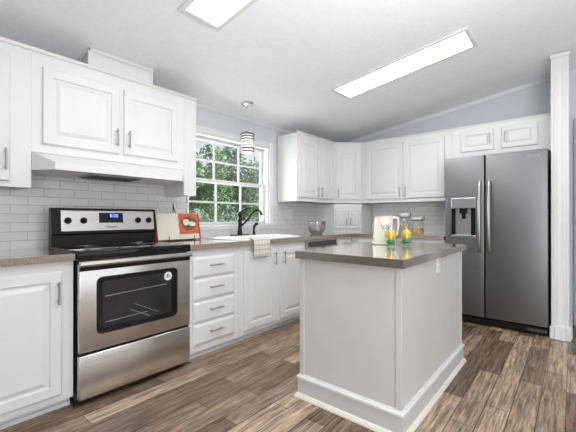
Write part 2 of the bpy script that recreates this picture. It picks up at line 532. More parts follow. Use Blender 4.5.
# ------------------------------------------------------------------ cabinets
def handle(parent, x, z, length=.128, vertical=True, y=-.02):
    mb = MB()
    so = .03
    if vertical:
        a, b = (x, y - so, z - length / 2), (x, y - so, z + length / 2)
        posts = [(x, z - length * .36), (x, z + length * .36)]
    else:
        a, b = (x - length / 2, y - so, z), (x + length / 2, y - so, z)
        posts = [(x - length * .36, z), (x + length * .36, z)]
    mb.tube([a, b], .0058, 10)
    for px, pz in posts:
        mb.tube([(px, y + .0005, pz), (px, y - so, pz)], .0045, 8)
    return mb.build('handle', M['chrome'], parent, True)

def raised_panel(x0, x1, z0, z1, t=.02):
    """raised-panel door slab facing -y, back at y=0"""
    s = min(1.0, min(x1 - x0, z1 - z0) / .30)
    f = .056 * s
    prof = [(0, 0), (0, -t + .006), (.006, -t), (f, -t), (f + .005, -t + .010), (f + .014 * s, -t + .0105), (f + .036 * s, -t + .001), (f + .040 * s, -t)]
    ls = [[(x0 + i, y, z0 + i), (x1 - i, y, z0 + i), (x1 - i, y, z1 - i), (x0 + i, y, z1 - i)] for i, y in prof]
    return MB().loops(ls)
def slab_front(x0, x1, z0, z1, t=.02):
    prof = [(0, 0), (0, -t * .5), (.004, -t * .62), (.016, -t * .95), (.02, -t)]
    ls = [[(x0 + i, y, z0 + i), (x1 - i, y, z0 + i), (x1 - i, y, z1 - i), (x0 + i, y, z1 - i)] for i, y in prof]
    return MB().loops(ls)

def cabinet(name, label, loc, rotz, wd, z0, z1, depth, doors=(), drawers=(), base=False, crown=True, group=None, toe=True, foot=None, lid=True):
    """local frame: x to the right along the front, y into the wall, front face frame at y=0; z measured from the floor"""
    c = thing(name, label, 'cabinet', (loc[0], loc[1], z0 if not base else 0), rotz, group)
    dz = 0 if base else -z0
    zb = z0 if not base else .066
    A, B = zb + dz, z1 + dz
    if foot is None:
        mb = MB()
        mb.box(0, .018, .018, depth, A, B).box(wd - .018, wd, .018, depth, A, B)
        mb.box(.018, wd - .018, .018, depth, A + (.02 if not base else 0), A + .036)
        if lid:
            mb.box(.018, wd - .018, .018, depth - .01, B - .018, B)
        mb.box(.018, wd - .018, depth - .01, depth, A + .036, B)
    else:
        mb = MB().poly(foot, A + (.012 if crown else .0), B, 'z')
    mb.build('carcass', M['cab'], c)
    mb = MB()
    xs = [0, wd]
    mb.box(0, wd, 0, .018, A, B, .0015)
    mb.build('face_frame', M['cab'], c)
    if crown and not base:
        mb = MB().loops([[(x, .01, B), (x, -.006, B), (x, -.010, B + .008), (x, -.014, B + .020), (x, .01, B + .020)] for x in (0, wd)])
        mb.build('crown_strip', M['trim'], c)
    for (x0, x1, a, b, hx, hz, hl) in doors:
        d = raised_panel(x0, x1, a + dz, b + dz).build('door', M['cab'], c)
        if hx is not None:
            handle(d, hx, hz + dz, hl)
    for (x0, x1, a, b) in drawers:
        d = slab_front(x0, x1, a + dz, b + dz).build('drawer', M['cab'], c)
        handle(d, (x0 + x1) / 2, (a + b) / 2 + .012, .135, False)
    if base and toe:
        mb = MB().box(0, wd, .06, .075, 0, .066).box(0, wd, .050, .062, 0, .026, .003).box(0, wd, .054, .062, .040, .052, .002)
        mb.build('toe_kick', M['toe'], c)
    return c

UF, UB, UT = -.33, 1.315, 2.152      # uppers: front plane, underside, top
LF = -.61                            # base cabinets: front plane
G_UP, G_LO = 'white wall cabinets', 'white base cabinets'

# window wall, uppers
x0 = -.93
cabinet('wall_cabinet', 'white wall cabinet at the left picture edge, left of the range hood cabinet', (x0, UF), 0, -.147 - x0, UB - .008, UT, .315,
        [(.03, -.252 - x0, UB + .025, 2.075, -.277 - x0, 1.465, .128)], group=G_UP)
x0 = -.147
hc = cabinet('wall_cabinet', 'white two-door wall cabinet above the range hood, with a boxed duct on top', (x0, UF), 0, .92 - x0, 1.53, UT, .315,
             [(.054, .523, 1.587, 2.070, .498, 1.70, .128), (.555, .998, 1.590, 2.068, .585, 1.70, .128)], group=G_UP)
mb = MB().box(.92 - x0 + .0005, 1.042 - x0, 0, .018, UB - 1.53, UT - 1.53, .0015).box(.92 - x0 + .0005, .92 - x0 + .02, .018, .315, UB - 1.53, UT - 1.53).box(1.022 - x0, 1.042 - x0, .018, .315, UB - 1.53, UT - 1.53)
mb.box(.92 - x0 + .02, 1.022 - x0, .018, .315, UB - 1.53, UB - 1.512)
mb.build('end_filler', M['cab'], hc)
mb = MB().loops([[(x, .01, UT - 1.53), (x, -.006, UT - 1.53), (x, -.010, UT - 1.522), (x, -.014, UT - 1.51), (x, .01, UT - 1.51)] for x in (.92 - x0, 1.042 - x0)])
mb.build('crown_strip', M['trim'], hc)

# range hood with splayed sides
hood = thing('range_hood', 'white range hood under the two-door cabinet over the stove', 'range hood', (.3865, -.33, 1.418))
def hl(x, y, z):
    return (x - .3865, y + .33, z - 1.418)
mb = MB()
xa, xb, ya, yf, zt_, zb_ = -.145, .918, -.33, -.47, 1.528, 1.418
top_o = [(xa, -.02, zt_), (xa, ya, zt_), (xb, ya, zt_), (xb, -.02, zt_)]
mid = [(xa, -.02, 1.466), (xa, ya, 1.505), (-.06, yf, 1.462), (.815, yf, 1.462), (xb, ya, 1.505), (xb, -.02, 1.466)]
t = bmesh.new()
V = lambda *p: t.verts.new(hl(*p))
tA, tB, tC, tD = V(xa, -.02, zt_), V(xa, ya, zt_), V(xb, ya, zt_), V(xb, -.02, zt_)
fA, fB = V(-.06, yf, 1.462), V(.815, yf, 1.462)
bA, bB = V(-.06, yf, zb_), V(.815, yf, zb_)
sA, sB, sC, sD = V(xa, ya, zb_), V(xb, ya, zb_), V(xa, -.02, zb_), V(xb, -.02, zb_)
for f in ((tA, tB, tC, tD), (tB, fA, fB, tC), (fA, bA, bB, fB), (tB, sA, bA, fA), (tC, fB, bB, sB), (tA, sC, sA, tB), (tD, tC, sB, sD), (tA, tD, sD, sC), (sC, sD, sB, bB, bA, sA)):
    t.faces.new(f)
bmesh.ops.recalc_face_normals(t, faces=t.faces)
mb.merge(t)
mb.build('hood_shell', M['cab'], hood)
mb = MB().box(.16 - .3865, .53 - .3865, -.06, .16, -.008, .0, .002)
mb.build('vent_tray', M['chrome'], hood)
mb = MB().box(.175 - .3865, .515 - .3865, -.045, .145, -.013, -.008, .002)
for j in range(12):
    mb.box(.185 - .3865 + .027 * j, .195 - .3865 + .027 * j, -.035, .135, -.0165, -.013)
mb.build('grease_filter', M['darkgrey'], hood)

# window wall, base cabinets
x0 = -.96
cabinet('base_cabinet', 'white base cabinet left of the stainless range, at the left picture edge', (x0, LF), 0, -.006 - x0, 0, .872, .59,
        [(.03, -.068 - x0, .108, .815, -.092 - x0, .695, .128)], base=True, group=G_LO)
x0 = .768
zs = [.118 + .1765 * k for k in range(4)]
cabinet('base_cabinet', 'white base cabinet with four stacked drawers, right of the stainless range', (x0, LF), 0, 1.289 - x0, 0, .872, .59,
        drawers=[(.045, .462, z, z + .164) for z in zs], base=True, group=G_LO)
x0 = 1.290
cabinet('base_cabinet', 'white base cabinet under the sink, right of the drawers, towel hanging over it', (x0, LF), 0, 2.258 - x0, 0, .872, .59,
        [(.058, .478, .108, .812, .45, .725, .128), (.548, .93, .108, .812, .585, .725, .128)], base=True, group=G_LO, lid=False)
# dishwasher
dw = thing('dishwasher', 'built-in dishwasher with dark control strip, between sink cabinet and corner', 'dishwasher', (2.262, -.63, 0))
mb = MB().box(0, .64, .03, .58, .10, .868).box(.0, .64, .0, .03, .10, .77, .004)
mb.build('body', M['cab'], dw)
mb = MB().box(0, .64, -.002, .03, .772, .868, .004)
cp = mb.build('control_panel', M['steel'], dw)
mb = MB().box(.03, .61, -.004, .0, .790, .855, .001)
mb.build('control_strip', M['darkgrey'], cp)
mb = MB().box(.29, .35, -.012, -.004, .775, .787, .002)
mb.build('door_latch', M['black'], cp)
mb = MB().box(0, .64, .07, .085, 0, .10)
mb.build('toe_kick', M['toe'], dw)
# corner and fridge-wall base cabinets
x0 = 2.906
cabinet('base_cabinet', 'white corner base cabinet between dishwasher and fridge wall, under the steel bowl', (x0, LF), 0, 3.288 - x0, 0, .872, .59, [(.03, .33, .108, .70, None, 0, 0)], [(.03, .33, .72, .835)], base=True, group=G_LO)
c = cabinet('base_cabinet', 'white base cabinet on the fridge wall, behind the island', (XB - .61, -.612), -PI / 2, 1.17, 0, .872, .59,
            [(.10, .58, .108, .66, .55, .58, .128), (.62, 1.12, .108, .66, .65, .58, .128)], [(.10, .58, .69, .835), (.62, 1.12, .69, .835)], base=True, group=G_LO)

# uppers right of the window
x0 = 2.468
cabinet('wall_cabinet', 'white two-door wall cabinet right of the window', (x0, UF), 0, 3.289 - x0, UB + .007, UT, .315,
        [(.035, .428, UB + .055, 2.095, .398, 1.455, .128), (.452, .80, UB + .055, 2.095, .482, 1.455, .128)], group=G_UP)
# the side facing the window gets the wide white crown return
q = .28 * math.sqrt(2)
k_ = math.sqrt(.5)
def diag_foot(front_inset):
    # pentagon of a corner cabinet in its local frame (origin at left end of the front, x along the front)
    pts = [(3.29, -.33), (3.57, -.61), (XB - .014, -.61), (XB - .014, -.014), (3.29, -.014)]
    out = []
    for X, Y in pts:
        dx, dy = X - 3.29, Y + .33
        lx, ly = (dx - dy) * k_, (dx + dy) * k_
        out.append((lx, ly))
    out[0] = (0, front_inset)
    out[1] = (q, front_inset)
    return out
cabinet('wall_cabinet', 'white single-door wall cabinet set diagonally across the room corner', (3.29, -.33), -PI / 4, q, UB + .007, UT, .3,
        [(.028, q - .028, UB + .055, 2.095, .062, 1.455, .128)], foot=diag_foot(.018), group=G_UP)
cabinet('wall_cabinet', 'white two-door wall cabinet on the fridge wall, left of the fridge', (3.57, -.611), -PI / 2, 1.178, UB + .007, UT, .315,
        [(.075, .588, UB + .055, 2.095, .558, 1.455, .128), (.605, 1.10, UB + .055, 2.095, .637, 1.455, .128)], group=G_UP)
cabinet('wall_cabinet', 'long low white cabinet above the fridge with two small doors', (3.57, -1.790), -PI / 2, .928, 1.80, UT, .315,
        [(.094, .425, 1.873, 2.100, .392, 1.99, .118), (.496, .814, 1.873, 2.100, .530, 1.99, .118)], group=G_UP)
# appliance garage on the worktop in the corner
gc = cabinet('corner_cabinet', 'small white two-door corner cabinet standing on the worktop under the diagonal wall cabinet', (3.29, -.33), -PI / 4, q, .9145, UB - .002, .3,
             [(.02, q / 2 - .004, .965, 1.238, q / 2 - .03, 1.07, .10), (q / 2 + .004, q - .02, .965, 1.238, q / 2 + .03, 1.07, .10)], foot=diag_foot(.018), crown=False)

# ------------------------------------------------------------------ worktops
mb = MB().box(-1.0, -.006, -.647, -.0125, .8725, .914, .003)
tag(mb.build('countertop', M['counter']), 'brown speckled worktop left of the range', 'countertop', 'speckled laminate worktops')
SX0, SX1, SY0, SY1 = 1.345, 2.195, -.575, -.085     # sink cut-out
mb = MB()
zc0, zc1 = .8725, .914
mb.box(.766, SX0, -.647, -.0125, zc0, zc1).box(SX1, XB - .0125, -.647, -.0125, zc0, zc1)
mb.box(SX0, SX1, -.647, SY0, zc0, zc1).box(SX0, SX1, SY1, -.0125, zc0, zc1)
mb.box(XB - .647, XB - .0125, -1.785, -.647, zc0, zc1)
tag(mb.build('countertop', M['counter']), 'L-shaped brown speckled worktop holding the white sink, turning the corner to the fridge', 'countertop', 'speckled laminate worktops')

# sink
sk = thing('kitchen_sink', 'white drop-in kitchen sink in the worktop under the window', 'sink', (1.77, -.33, .914))
def R2(x0, x1, y0, y1, r, z):
    return [(p[0] - 1.77, p[1] + .33, p[2] - .914) for p in rrect(x0, x1, y0, y1, r, z, 5)]
a, b, c_, d = 1.325, 2.215, -.600, -.065
mb = MB().loops([R2(a, b, c_, d, .05, .9145), R2(a, b, c_, d, .05, .922), R2(a + .008, b - .008, c_ + .008, d - .008, .05, .930),
                 R2(a + .045, b - .045, c_ + .045, d - .11, .06, .930), R2(a + .055, b - .055, c_ + .055, d - .12, .06, .92),
                 R2(a + .075, b - .075, c_ + .07, d - .14, .07, .76), R2(a + .12, b - .12, c_ + .12, d - .19, .06, .735)], cap0=False)
mb.build('basin', M['porcelain'], sk, True, angle=50)
mb = MB().lathe([(.0, .0), (.04, .0), (.045, .004), (.03, .006), (.0, .004)], 20, Matrix.Translation((0, -.03, .735 - .914)))
mb.build('drain', M['chrome'], sk, True)

# faucet and side sprayer
fc = thing('faucet', 'dark bronze gooseneck faucet behind the white sink, in front of the window', 'faucet', (1.745, -.12, .9305))
mb = MB().loops([[(p[0], p[1], z) for p in rrect(-.13 + i, .13 - i, -.028 + i, .028 - i, .026 - i, 0)] for i, z in ((0, 0), (0, .006), (.006, .011))])
mb.build('base_plate', M['bronze'], fc, True)
mb = MB().lathe([(.026, .010), (.027, .03), (.021, .06), (.019, .15), (.023, .158), (.023, .17), (.019, .178), (.021, .215), (.026, .225), (.026, .245), (.014, .255)], 24)
mb.build('body', M['bronze'], fc, True)
mb = MB()
pts = []
sd = Vector((.135, -.18, 0)).normalized()
for r_, z in ((.012, .105), (.05, .135), (.09, .185), (.125, .232), (.160, .266), (.190, .276), (.216, .266), (.230, .242), (.234, .215)):
    pts.append((sd.x * r_, sd.y * r_, z))
mb.tube(pts, [.011] * 7 + [.013, .015], 12)
mb.build('spout', M['bronze'], fc, True)
mb = MB().tube([(0, 0, .25), (.03, -.015, .275), (.075, -.04, .295), (.10, -.05, .298)], [.008, .007, .006, .008], 10)
mb.build('lever', M['bronze'], fc, True)
sp = thing('side_sprayer', 'dark bronze side sprayer right of the faucet on the sink rim', 'sprayer', (1.955, -.12, .9305))
mb = MB().lathe([(.024, 0), (.024, .006), (.016, .012), (.014, .035), (.016, .04)], 20)
mb.build('holder', M['bronze'], sp, True)
mb = MB().tube([(0, 0, .038), (0, 0, .07), (.004, -.004, .10), (.016, -.016, .122), (.034, -.03, .124)], [.011, .013, .016, .018, .015], 12)
mb.build('spray_head', M['bronze'], sp, True)

# towel draped over the front of the worktop
def towel():
    mb = MB()
    prof = [(-.46, .9325), (-.50, .934), (-.56, .934), (-.60, .9335), (-.622, .929), (-.642, .922), (-.652, .914), (-.6555, .89), (-.657, .86), (-.6575, .83), (-.658, .80), (-.659, .765)]
    n = 18
    top, bot = [], []
    for j, (y, z) in enumerate(prof):
        f = max(0, (j - 5)) / 6
        row, row2 = [], []
        for i in range(n + 1):
            u = i / n
            x = 1.435 + .205 * u + .02 * f * (u - .5) + .045 * f * 0
            wv = .006 * f * math.sin(u * 9.0) - .004 * f
            row.append((x, y + wv - .001 - .004 * f, z + (.006 * math.sin(u * 5) if j == len(prof) - 1 else 0)))
            row2.append((x, y + wv - (.005 if j > 5 else .0) - .004 * f, z + (.004 if j <= 6 else 0) + (.006 * math.sin(u * 5) if j == len(prof) - 1 else 0)))
        top.append(row2)
        bot.append(row)
    t = bmesh.new()
    A = [[t.verts.new(p) for p in r] for r in top]
    B = [[t.verts.new(p) for p in r] for r in bot]
    for j in range(len(prof) - 1):
        for i in range(n):
            t.faces.new((A[j][i], A[j][i + 1], A[j + 1][i + 1], A[j + 1][i]))
            t.faces.new((B[j][i], B[j + 1][i], B[j + 1][i + 1], B[j][i + 1]))
        t.faces.new((A[j][0], A[j + 1][0], B[j + 1][0], B[j][0]))
        t.faces.new((A[j][n], B[j][n], B[j + 1][n], A[j + 1][n]))
    for i in range(n):
        t.faces.new((A[0][i], B[0][i], B[0][i + 1], A[0][i + 1]))
        t.faces.new((A[-1][i], A[-1][i + 1], B[-1][i + 1], B[-1][i]))
    bmesh.ops.recalc_face_normals(t, faces=t.faces)
    mb.merge(t)
    return mb.build('dish_towel', M['towel'], None, True, angle=70)
tag(towel(), 'cream checked dish towel hanging over the worktop edge in front of the sink', 'towel')

# ------------------------------------------------------------------ range
rg = thing('range', 'stainless steel electric range with black glass top between the base cabinets', 'stove', (0, 0, 0))
W_ = .757
mb = MB().box(.004, W_ - .004, -.625, -.09, .035, .895)
mb.build('body', M['black'], rg)
for sx in (.05, W_ - .05):
    for sy in (-.55, -.16):
        MB().lathe([(.018, 0), (.018, .008), (.010, .012), (.010, .036)], 12, Matrix.Translation((sx, sy, 0))).build('levelling_foot', M['darkgrey'], rg)
mb = MB().box(.006, W_ - .002, -.668, -.625, .322, .850, .006)
dr = mb.build('oven_door', M['steel_h'], rg, True, angle=50)
ls = [rrect_xz(.100 + i, .648 - i, .413 + i, .763 - i, .035 - i * .5, y) for i, y in ((0, -.6675), (0, -.6705), (.008, -.6715), (.012, -.6695), (.014, -.6695))]
mb = MB().loops(ls)
ow = mb.build('oven_window', M['blackglass'], dr)
ls = [rrect_xz(.135 + i, .60 - i, .45 + i, .735 - i, .012, y) for i, y in ((0, -.6693), (0, -.6700))]
mb = MB().loops(ls)
mb.build('inner_screen', M['oven_int'], ow)
for (a_, b_) in (((.15, .64), (.56, .655)), ((.15, .48), (.42, .49)), ((.33, .56), (.50, .47)), ((.30, .53), (.44, .455))):
    MB().tube([(a_[0], -.6700, a_[1]), (b_[0], -.6700, b_[1])], .0022, 6).build('rack_bar', M['rack'], ow)
mb = MB().loops([[(.572 + r * math.cos(2 * PI * i / 28), y, .708 + r * math.sin(2 * PI * i / 28)) for i in range(28)] for r, y in ((.030, -.6695), (.030, -.6708), (.029, -.6710))])
st = mb.build('round_sticker', M['plate'], ow)
mb = MB()
mb.box(.560, .585, -.6716, -.6709, .700, .706).box(.564, .572, -.6716, -.6709, .708, .722).box(.575, .583, -.6716, -.6709, .710, .714).box(.574, .580, -.6716, -.6709, .716, .722)
mb.build('sticker_mark', M['darkgrey'], st)
# full-width handle bar
mb = MB().loops([[(x, y, z) for y, z in ((-.668, .864), (-.690, .866), (-.698, .861), (-.700, .846), (-.694, .836), (-.684, .834), (-.682, .850), (-.668, .852))] for x in (.004, W_ - .002)])
mb.build('handle', M['steel_h'], dr, True, angle=30)
mb = MB().box(.006, W_ - .002, -.664, -.625, .8495, .856)
mb.box(.008, W_ - .004, -.6695, -.664, .806, .840)
mb.build('handle_shadow_gap', M['black'], dr)
mb = MB().box(.006, W_ - .002, -.668, -.625, .045, .305, .006)
mb.build('storage_drawer', M['steel_h'], rg, True, angle=50)
mb = MB().box(.008, W_ - .006, -.655, -.62, .302, .325)
mb.build('gap_strip', M['black'], rg)
# cooktop
mb = MB().box(0, W_, -.672, -.625, .868, .925, .005).box(.001, W_ - .001, -.63, -.15, .895, .9248, .004)
ck = mb.build('cooktop', M['blackglass'], rg, True, angle=50)
for cx, cy, r in ((.19, -.50, .10), (.57, -.50, .085), (.19, -.26, .075), (.57, -.26, .10)):
    MB().lathe([(r, .9250), (r, .9255), (r - .004, .9255), (r - .004, .9250)], 40, Matrix.Translation((cx, cy, 0)), False, False).build('burner_ring', M['rack'], ck)
# backguard
mb = MB()
mb.poly([(-.165, .895), (-.160, 1.00), (-.172, 1.01), (-.150, 1.187), (-.143, 1.192), (-.112, 1.192), (-.104, 1.185), (-.100, .895)], 0.002, W_ - .002, 'x')
bgd = mb.build('backguard', M['black'], rg, True, angle=30)
tilt = math.atan2(.022, .177)
bm_ = Matrix.Translation((0, -.1622, 1.098)) @ Matrix.Rotation(-tilt, 4, 'X')
def on_guard(o):
    o.matrix_local = bm_
    return o
mb = MB().loops([[(p[0], y, p[2]) for p in rrect_xz(.058 + i, .735 - i, -.073 + i, .078 - i, .008, 0)] for i, y in ((0, .001), (0, -.003), (.003, -.0045))])
pn = on_guard(mb.build('control_panel', M['steel_h'], bgd))
for kx in (.100, .200, .600, .690):
    mb = MB().lathe([(.023, 0), (.023, .006), (.017, .010), (.0155, .022), (.012, .026)], 24, Matrix.Translation((kx, -.0045, .004)) @ Matrix.Rotation(PI / 2, 4, 'X'))
    mb.box(kx - .004, kx + .004, -.036, -.028, -.012, .020, .001)
    mb.build('knob', M['black'], pn, True)
mb = MB().box(.305, .480, -.0075, -.004, -.014, .062, .001)
dsp = mb.build('clock_display', M['screen'], pn)
mb = MB()
def seg(mb, x, z, segs, s=.010, t=.0022, y=-.0085):
    h = s
    P = {'a': (0, h, s, h + 0), 'g': (0, 0, 0, 0)}
    def hor(zz): mb.box(x, x + s, y, y + .001, zz - t / 2, zz + t / 2)
    def ver(xx, zz): mb.box(xx - t / 2, xx + t / 2, y, y + .001, zz, zz + h)
    if 'a' in segs: hor(z + h)
    if 'g' in segs: hor(z)
    if 'd' in segs: hor(z - h)
    if 'f' in segs: ver(x, z)
    if 'b' in segs: ver(x + s, z)
    if 'e' in segs: ver(x, z - h)
    if 'c' in segs: ver(x + s, z - h)
seg(mb, .385, .040, 'abcdefg')
seg(mb, .412, .040, 'abcdef')
seg(mb, .430, .040, 'abcdef')
mb.box(.4015, .4045, -.0085, -.0075, .044, .047).box(.4015, .4045, -.0085, -.0075, .033, .036)
mb.build('clock_digits', M['digits'], dsp)

def text_mesh(name, body, size, m, parent, mtx):
    cu = bpy.data.curves.new(name, 'FONT')
    cu.body = body
    cu.size = size
    cu.extrude = .0004
    cu.align_x = 'CENTER'
    cu.align_y = 'CENTER'
    tmp = bpy.data.objects.new(name + '_tmp', cu)
    COL.objects.link(tmp)
    bpy.context.view_layer.update()
    me = bpy.data.meshes.new_from_object(tmp.evaluated_get(bpy.context.evaluated_depsgraph_get()))
    bpy.data.objects.remove(tmp)
    bpy.data.curves.remove(cu)
    me.materials.clear()
    me.materials.append(m)
    me.transform(mtx)
    me.name = name
    o = bpy.data.objects.new(name, me)
    COL.objects.link(o)
    o.parent = parent
    return o
RX = Matrix.Rotation(PI / 2, 4, 'X')
text_mesh('lettering', 'Whirlpool', .020, M['black'], pn, Matrix.Translation((.392, -.0052, -.046)) @ RX)

# ------------------------------------------------------------------ recipe book on its stand
bk = thing('recipe_book', 'open recipe book with a red picture page, standing right of the range', 'book', (1.0, -.135, .9195), 0)
bk.scale = (1, 1, 1.10)
lean = Matrix.Rotation(-.22, 4, 'X')
def page(x0, x1, z0, z1, curl, y0=0.0, th=.010):
    ls = []
    n = 8
    for i in range(n + 1):
        u = i / n
        x = x0 + (x1 - x0) * u
        y = y0 - curl * math.sin(u * PI) * .6
        ls.append([(x, y - th, z0), (x, y, z0), (x, y, z1), (x, y - th, z1)])
    return MB().loops(ls, mtx=lean)
MX = Matrix.Translation((0, -.012, .010)) @ lean
page(-.212, -.001, .004, .222, .006, -.004).build('left_page', M['paper'], bk, True, angle=30)
rp = page(.001, .208, .004, .222, .006, -.004).build('right_page', M['paper'], bk, True, angle=30)
mb = MB().box(.004, .206, -.0205, -.0185, .046, .219, mtx=lean)
pic = mb.build('red_picture', M['red'], rp)
mb = MB()
def blob(mb, cx, cz, rx, rz, y, n=22, amp=.12, ph=0):
    l = [[(cx + rx * (1 + amp * math.sin(3 * a + ph)) * math.cos(a), yy, cz + rz * (1 + amp * math.sin(2 * a + ph)) * math.sin(a)) for a in [2 * PI * i / n for i in range(n)]] for yy in (y, y - .0006)]
    mb.loops(l, mtx=lean)
blob(mb, .105, .135, .082, .060, -.0206)
mb.build('dish_picture', M['crust'], pic)
mb = MB()
blob(mb, .075, .145, .034, .030, -.0213, ph=1)
blob(mb, .140, .130, .036, .022, -.0213, ph=2)
mb.build('slice_picture', M['creamprint'], pic)
mb = MB().box(-.218, .0, .001, .005, .0, .226, mtx=lean).box(.0, .218, .001, .005, .0, .226, mtx=lean)
# cover boards, the right one with its outer edge swung back
mb.box(.205, .235, .002, .012, .0, .224, mtx=lean).box(-.235, -.205, .002, .012, .0, .224, mtx=lean)
mb.build('cover', M['maroon'], bk)
sd_ = thing('book_stand', 'black wire easel holding the open recipe book', 'book stand', (1.0, -.135, .9142))
sd_.scale = (1, 1, 1.08)
mb = MB()
for x in (-.13, .13):
    mb.tube([(x, -.045, .035), (x, -.045, .0045), (x, .0, .0045), (x, .065, .0045)], .0035, 8)
    mb.tube([(x, -.045, .035), (x, -.045, .042)], [.0035, .0045], 8)
mb.tube([(-.15, -.030, .0045), (.15, -.030, .0045)], .0035, 8)
mb.tube([(-.15, .065, .0045), (.15, .065, .0045)], .0035, 8)
mb.tube([(-.06, .022, .0045), (-.012, .085, .29)], .0035, 8)
mb.tube([(.06, .022, .0045), (-.012, .085, .29)], .0035, 8)
mb.tube([(-.012, .085, .285), (-.012, .088, .315)], .004, 8)
mb.build('wire_frame', M['wire'], sd_, True)

# ------------------------------------------------------------------ steel bowl
mb = MB().lathe([(.0, .003), (.055, .003), (.062, .0), (.066, .004), (.085, .02), (.108, .06), (.118, .11), (.120, .155), (.124, .160), (.122, .162), (.117, .158), (.115, .11), (.105, .062), (.082, .024), (.05, .010), (.0, .010)], 48, cap0=False, cap1=False)
bw = mb.build('mixing_bowl', M['polished'], None, True, loc=(2.84, -.36, .9145), angle=35)
tag(bw, 'stainless steel mixing bowl on the worktop right of the sink', 'bowl')

# ------------------------------------------------------------------ switches and outlets
def wall_plate(name, label, cat, loc, rotz, wd, ht, n, rocker=True):
    o = thing(name, label, cat, loc, rotz)
    mb = MB().box(-wd / 2, wd / 2, -.006, 0, -ht / 2, ht / 2, .002)
    mb.build('cover_plate', M['plate'], o)
    for k in range(n):
        x = (k - (n - 1) / 2) * .046
        if rocker:
            MB().box(x - .016, x + .016, -.010, -.006, -.033, .033, .0015).build('rocker', M['trim'], o)
        else:
            for zz in (-.02, .02):
                s_ = MB().lathe([(.0165, 0), (.0165, .002), (.015, .003)], 20, Matrix.Translation((x, -.006, zz)) @ RX).build('socket', M['trim'], o)
                for dx in (-.0065, .0065):
                    MB().box(x + dx - .001, x + dx + .001, -.0095, -.009, zz - .002, zz + .006).build('slot', M['darkgrey'], s_)
    return o
wall_plate('light_switch', 'white three-rocker switch plate on the tiles right of the window', 'switch', (2.68, -.0125, 1.165), 0, .17, .125, 3)
wall_plate('power_outlet', 'white outlet on the tiles between window casing and switch plate', 'outlet', (2.53, -.0125, 1.165), 0, .075, .12, 1, False)
wall_plate('power_outlet', 'white outlet on the right side of the island below the worktop', 'outlet', (1.58, -2.2058, .825), 0, .075, .115, 1, False)

# ------------------------------------------------------------------ jars on the fridge-wall worktop
def jar(label, x, y, r, h, fill):
    o = thing('storage_jar', label, 'jar', (x, y, .9145), 0, 'glass storage jars')
    mb = MB().lathe([(.0, .0), (r * .95, .0), (r, .008), (r, h * .72), (r * .82, h * .82), (r * .80, h * .84), (r * .75, h * .84), (r * .77, h * .81), (r * .94, h * .71), (r * .94, .010), (.0, .008)], 32, cap0=False, cap1=False)
    mb.build('glass_body', M['tumbler'], o, True)
    mb = MB().lathe([(.0, .009), (r * .92, .011), (r * .92, fill), (r * .5, fill + .012), (.0, fill + .008)], 24, cap0=False, cap1=False)
    mb.build('pasta_filling', M['pasta'], o, True)
    mb = MB().lathe([(.0, h * .842), (r * .90, h * .842), (r * .93, h * .86), (r * .93, h * .95), (r * .86, h * .99), (.0, h)], 32, cap0=False, cap1=False)
    mb.build('lid', M['lid'], o, True)
    mb = MB().tube([(r * .0, -r * .95, h * .80), (0, -r * 1.05, h * .88), (0, -r * 1.08, h * .97), (0, -r * .95, h * 1.06)], .004, 8)
    mb.tube([(r * .95 * math.cos(a), r * .95 * math.sin(a), h * .80) for a in [2 * PI * i / 24 for i in range(25)]], .003, 6)
    mb.build('wire_clamp', M['wire'], o, True)
jar('taller lidded glass jar of pasta behind the lemon glasses, nearer the cream pitcher', 3.62, -1.205, .072, .265, .11)
jar('shorter lidded glass jar of pasta behind the lemon glasses, nearer the fridge', 3.58, -1.385, .076, .215, .08)

# ------------------------------------------------------------------ fridge
fr = thing('refrigerator', 'dark stainless side-by-side refrigerator standing against the back wall', 'refrigerator', (3.25, -2.25, 0))
def F(mb, x0, x1, y0, y1, z0, z1, bev=0, seg=2):
    return mb.box(x0 - 3.25, x1 - 3.25, y0 + 2.25, y1 + 2.25, z0, z1, bev, seg)
mb = MB()
F(mb, 3.325, 3.87, -2.694, -1.806, .03, 1.745)
mb.build('body', M['darkgrey'], fr)
mb = MB()
F(mb, 3.30, 3.33, -2.690, -1.81, .012, .085)
F(mb, 3.27, 3.30, -2.700, -1.805, .02, .075, .004)
gr = mb.build('kick_grille', M['black'], fr)
mb = MB()
F(mb, 3.262, 3.272, -2.685, -2.54, .035, .062, .003)
mb.build('grille_cap', M['darkgrey'], gr)
def slab(y0, y1, name, hole=None):
    mb = MB()
    if not hole:
        F(mb, 3.24, 3.318, y0, y1, .095, 1.770, .010, 3)
    else:
        hy0, hy1, hz0, hz1 = hole
        # door with a dispenser recess
        o_ = lambda i, x: [(x - 3.25, yy + 2.25, zz) for yy, zz in ((y0 + i, .095 + i), (y1 - i, .095 + i), (y1 - i, 1.770 - i), (y0 + i, 1.770 - i))]
        t = bmesh.new()
        back = [t.verts.new(p) for p in o_(0, 3.318)]
        e1 = [t.verts.new(p) for p in o_(0, 3.25)]
        e15 = [t.verts.new(p) for p in o_(.003, 3.243)]
        e2 = [t.verts.new(p) for p in o_(.010, 3.24)]
        h1 = [t.verts.new((3.24 - 3.25, yy + 2.25, zz)) for yy, zz in ((hy0, hz0), (hy1, hz0), (hy1, hz1), (hy0, hz1))]
        h2 = [t.verts.new((3.305 - 3.25, yy + 2.25, zz)) for yy, zz in ((hy0 + .005, hz0 + .01), (hy1 - .005, hz0 + .01), (hy1 - .005, hz1), (hy0 + .005, hz1))]
        for A, B in ((back, e1), (e1, e15), (e15, e2), (e2, h1), (h1, h2)):
            for i in range(4):
                t.faces.new((A[i], A[(i + 1) % 4], B[(i + 1) % 4], B[i]))
        t.faces.new(back)
        t.faces.new(h2)
        bmesh.ops.recalc_face_normals(t, faces=t.faces)
        mb.merge(t)
    return mb.build(name, M['fridge'], fr, True, angle=35)
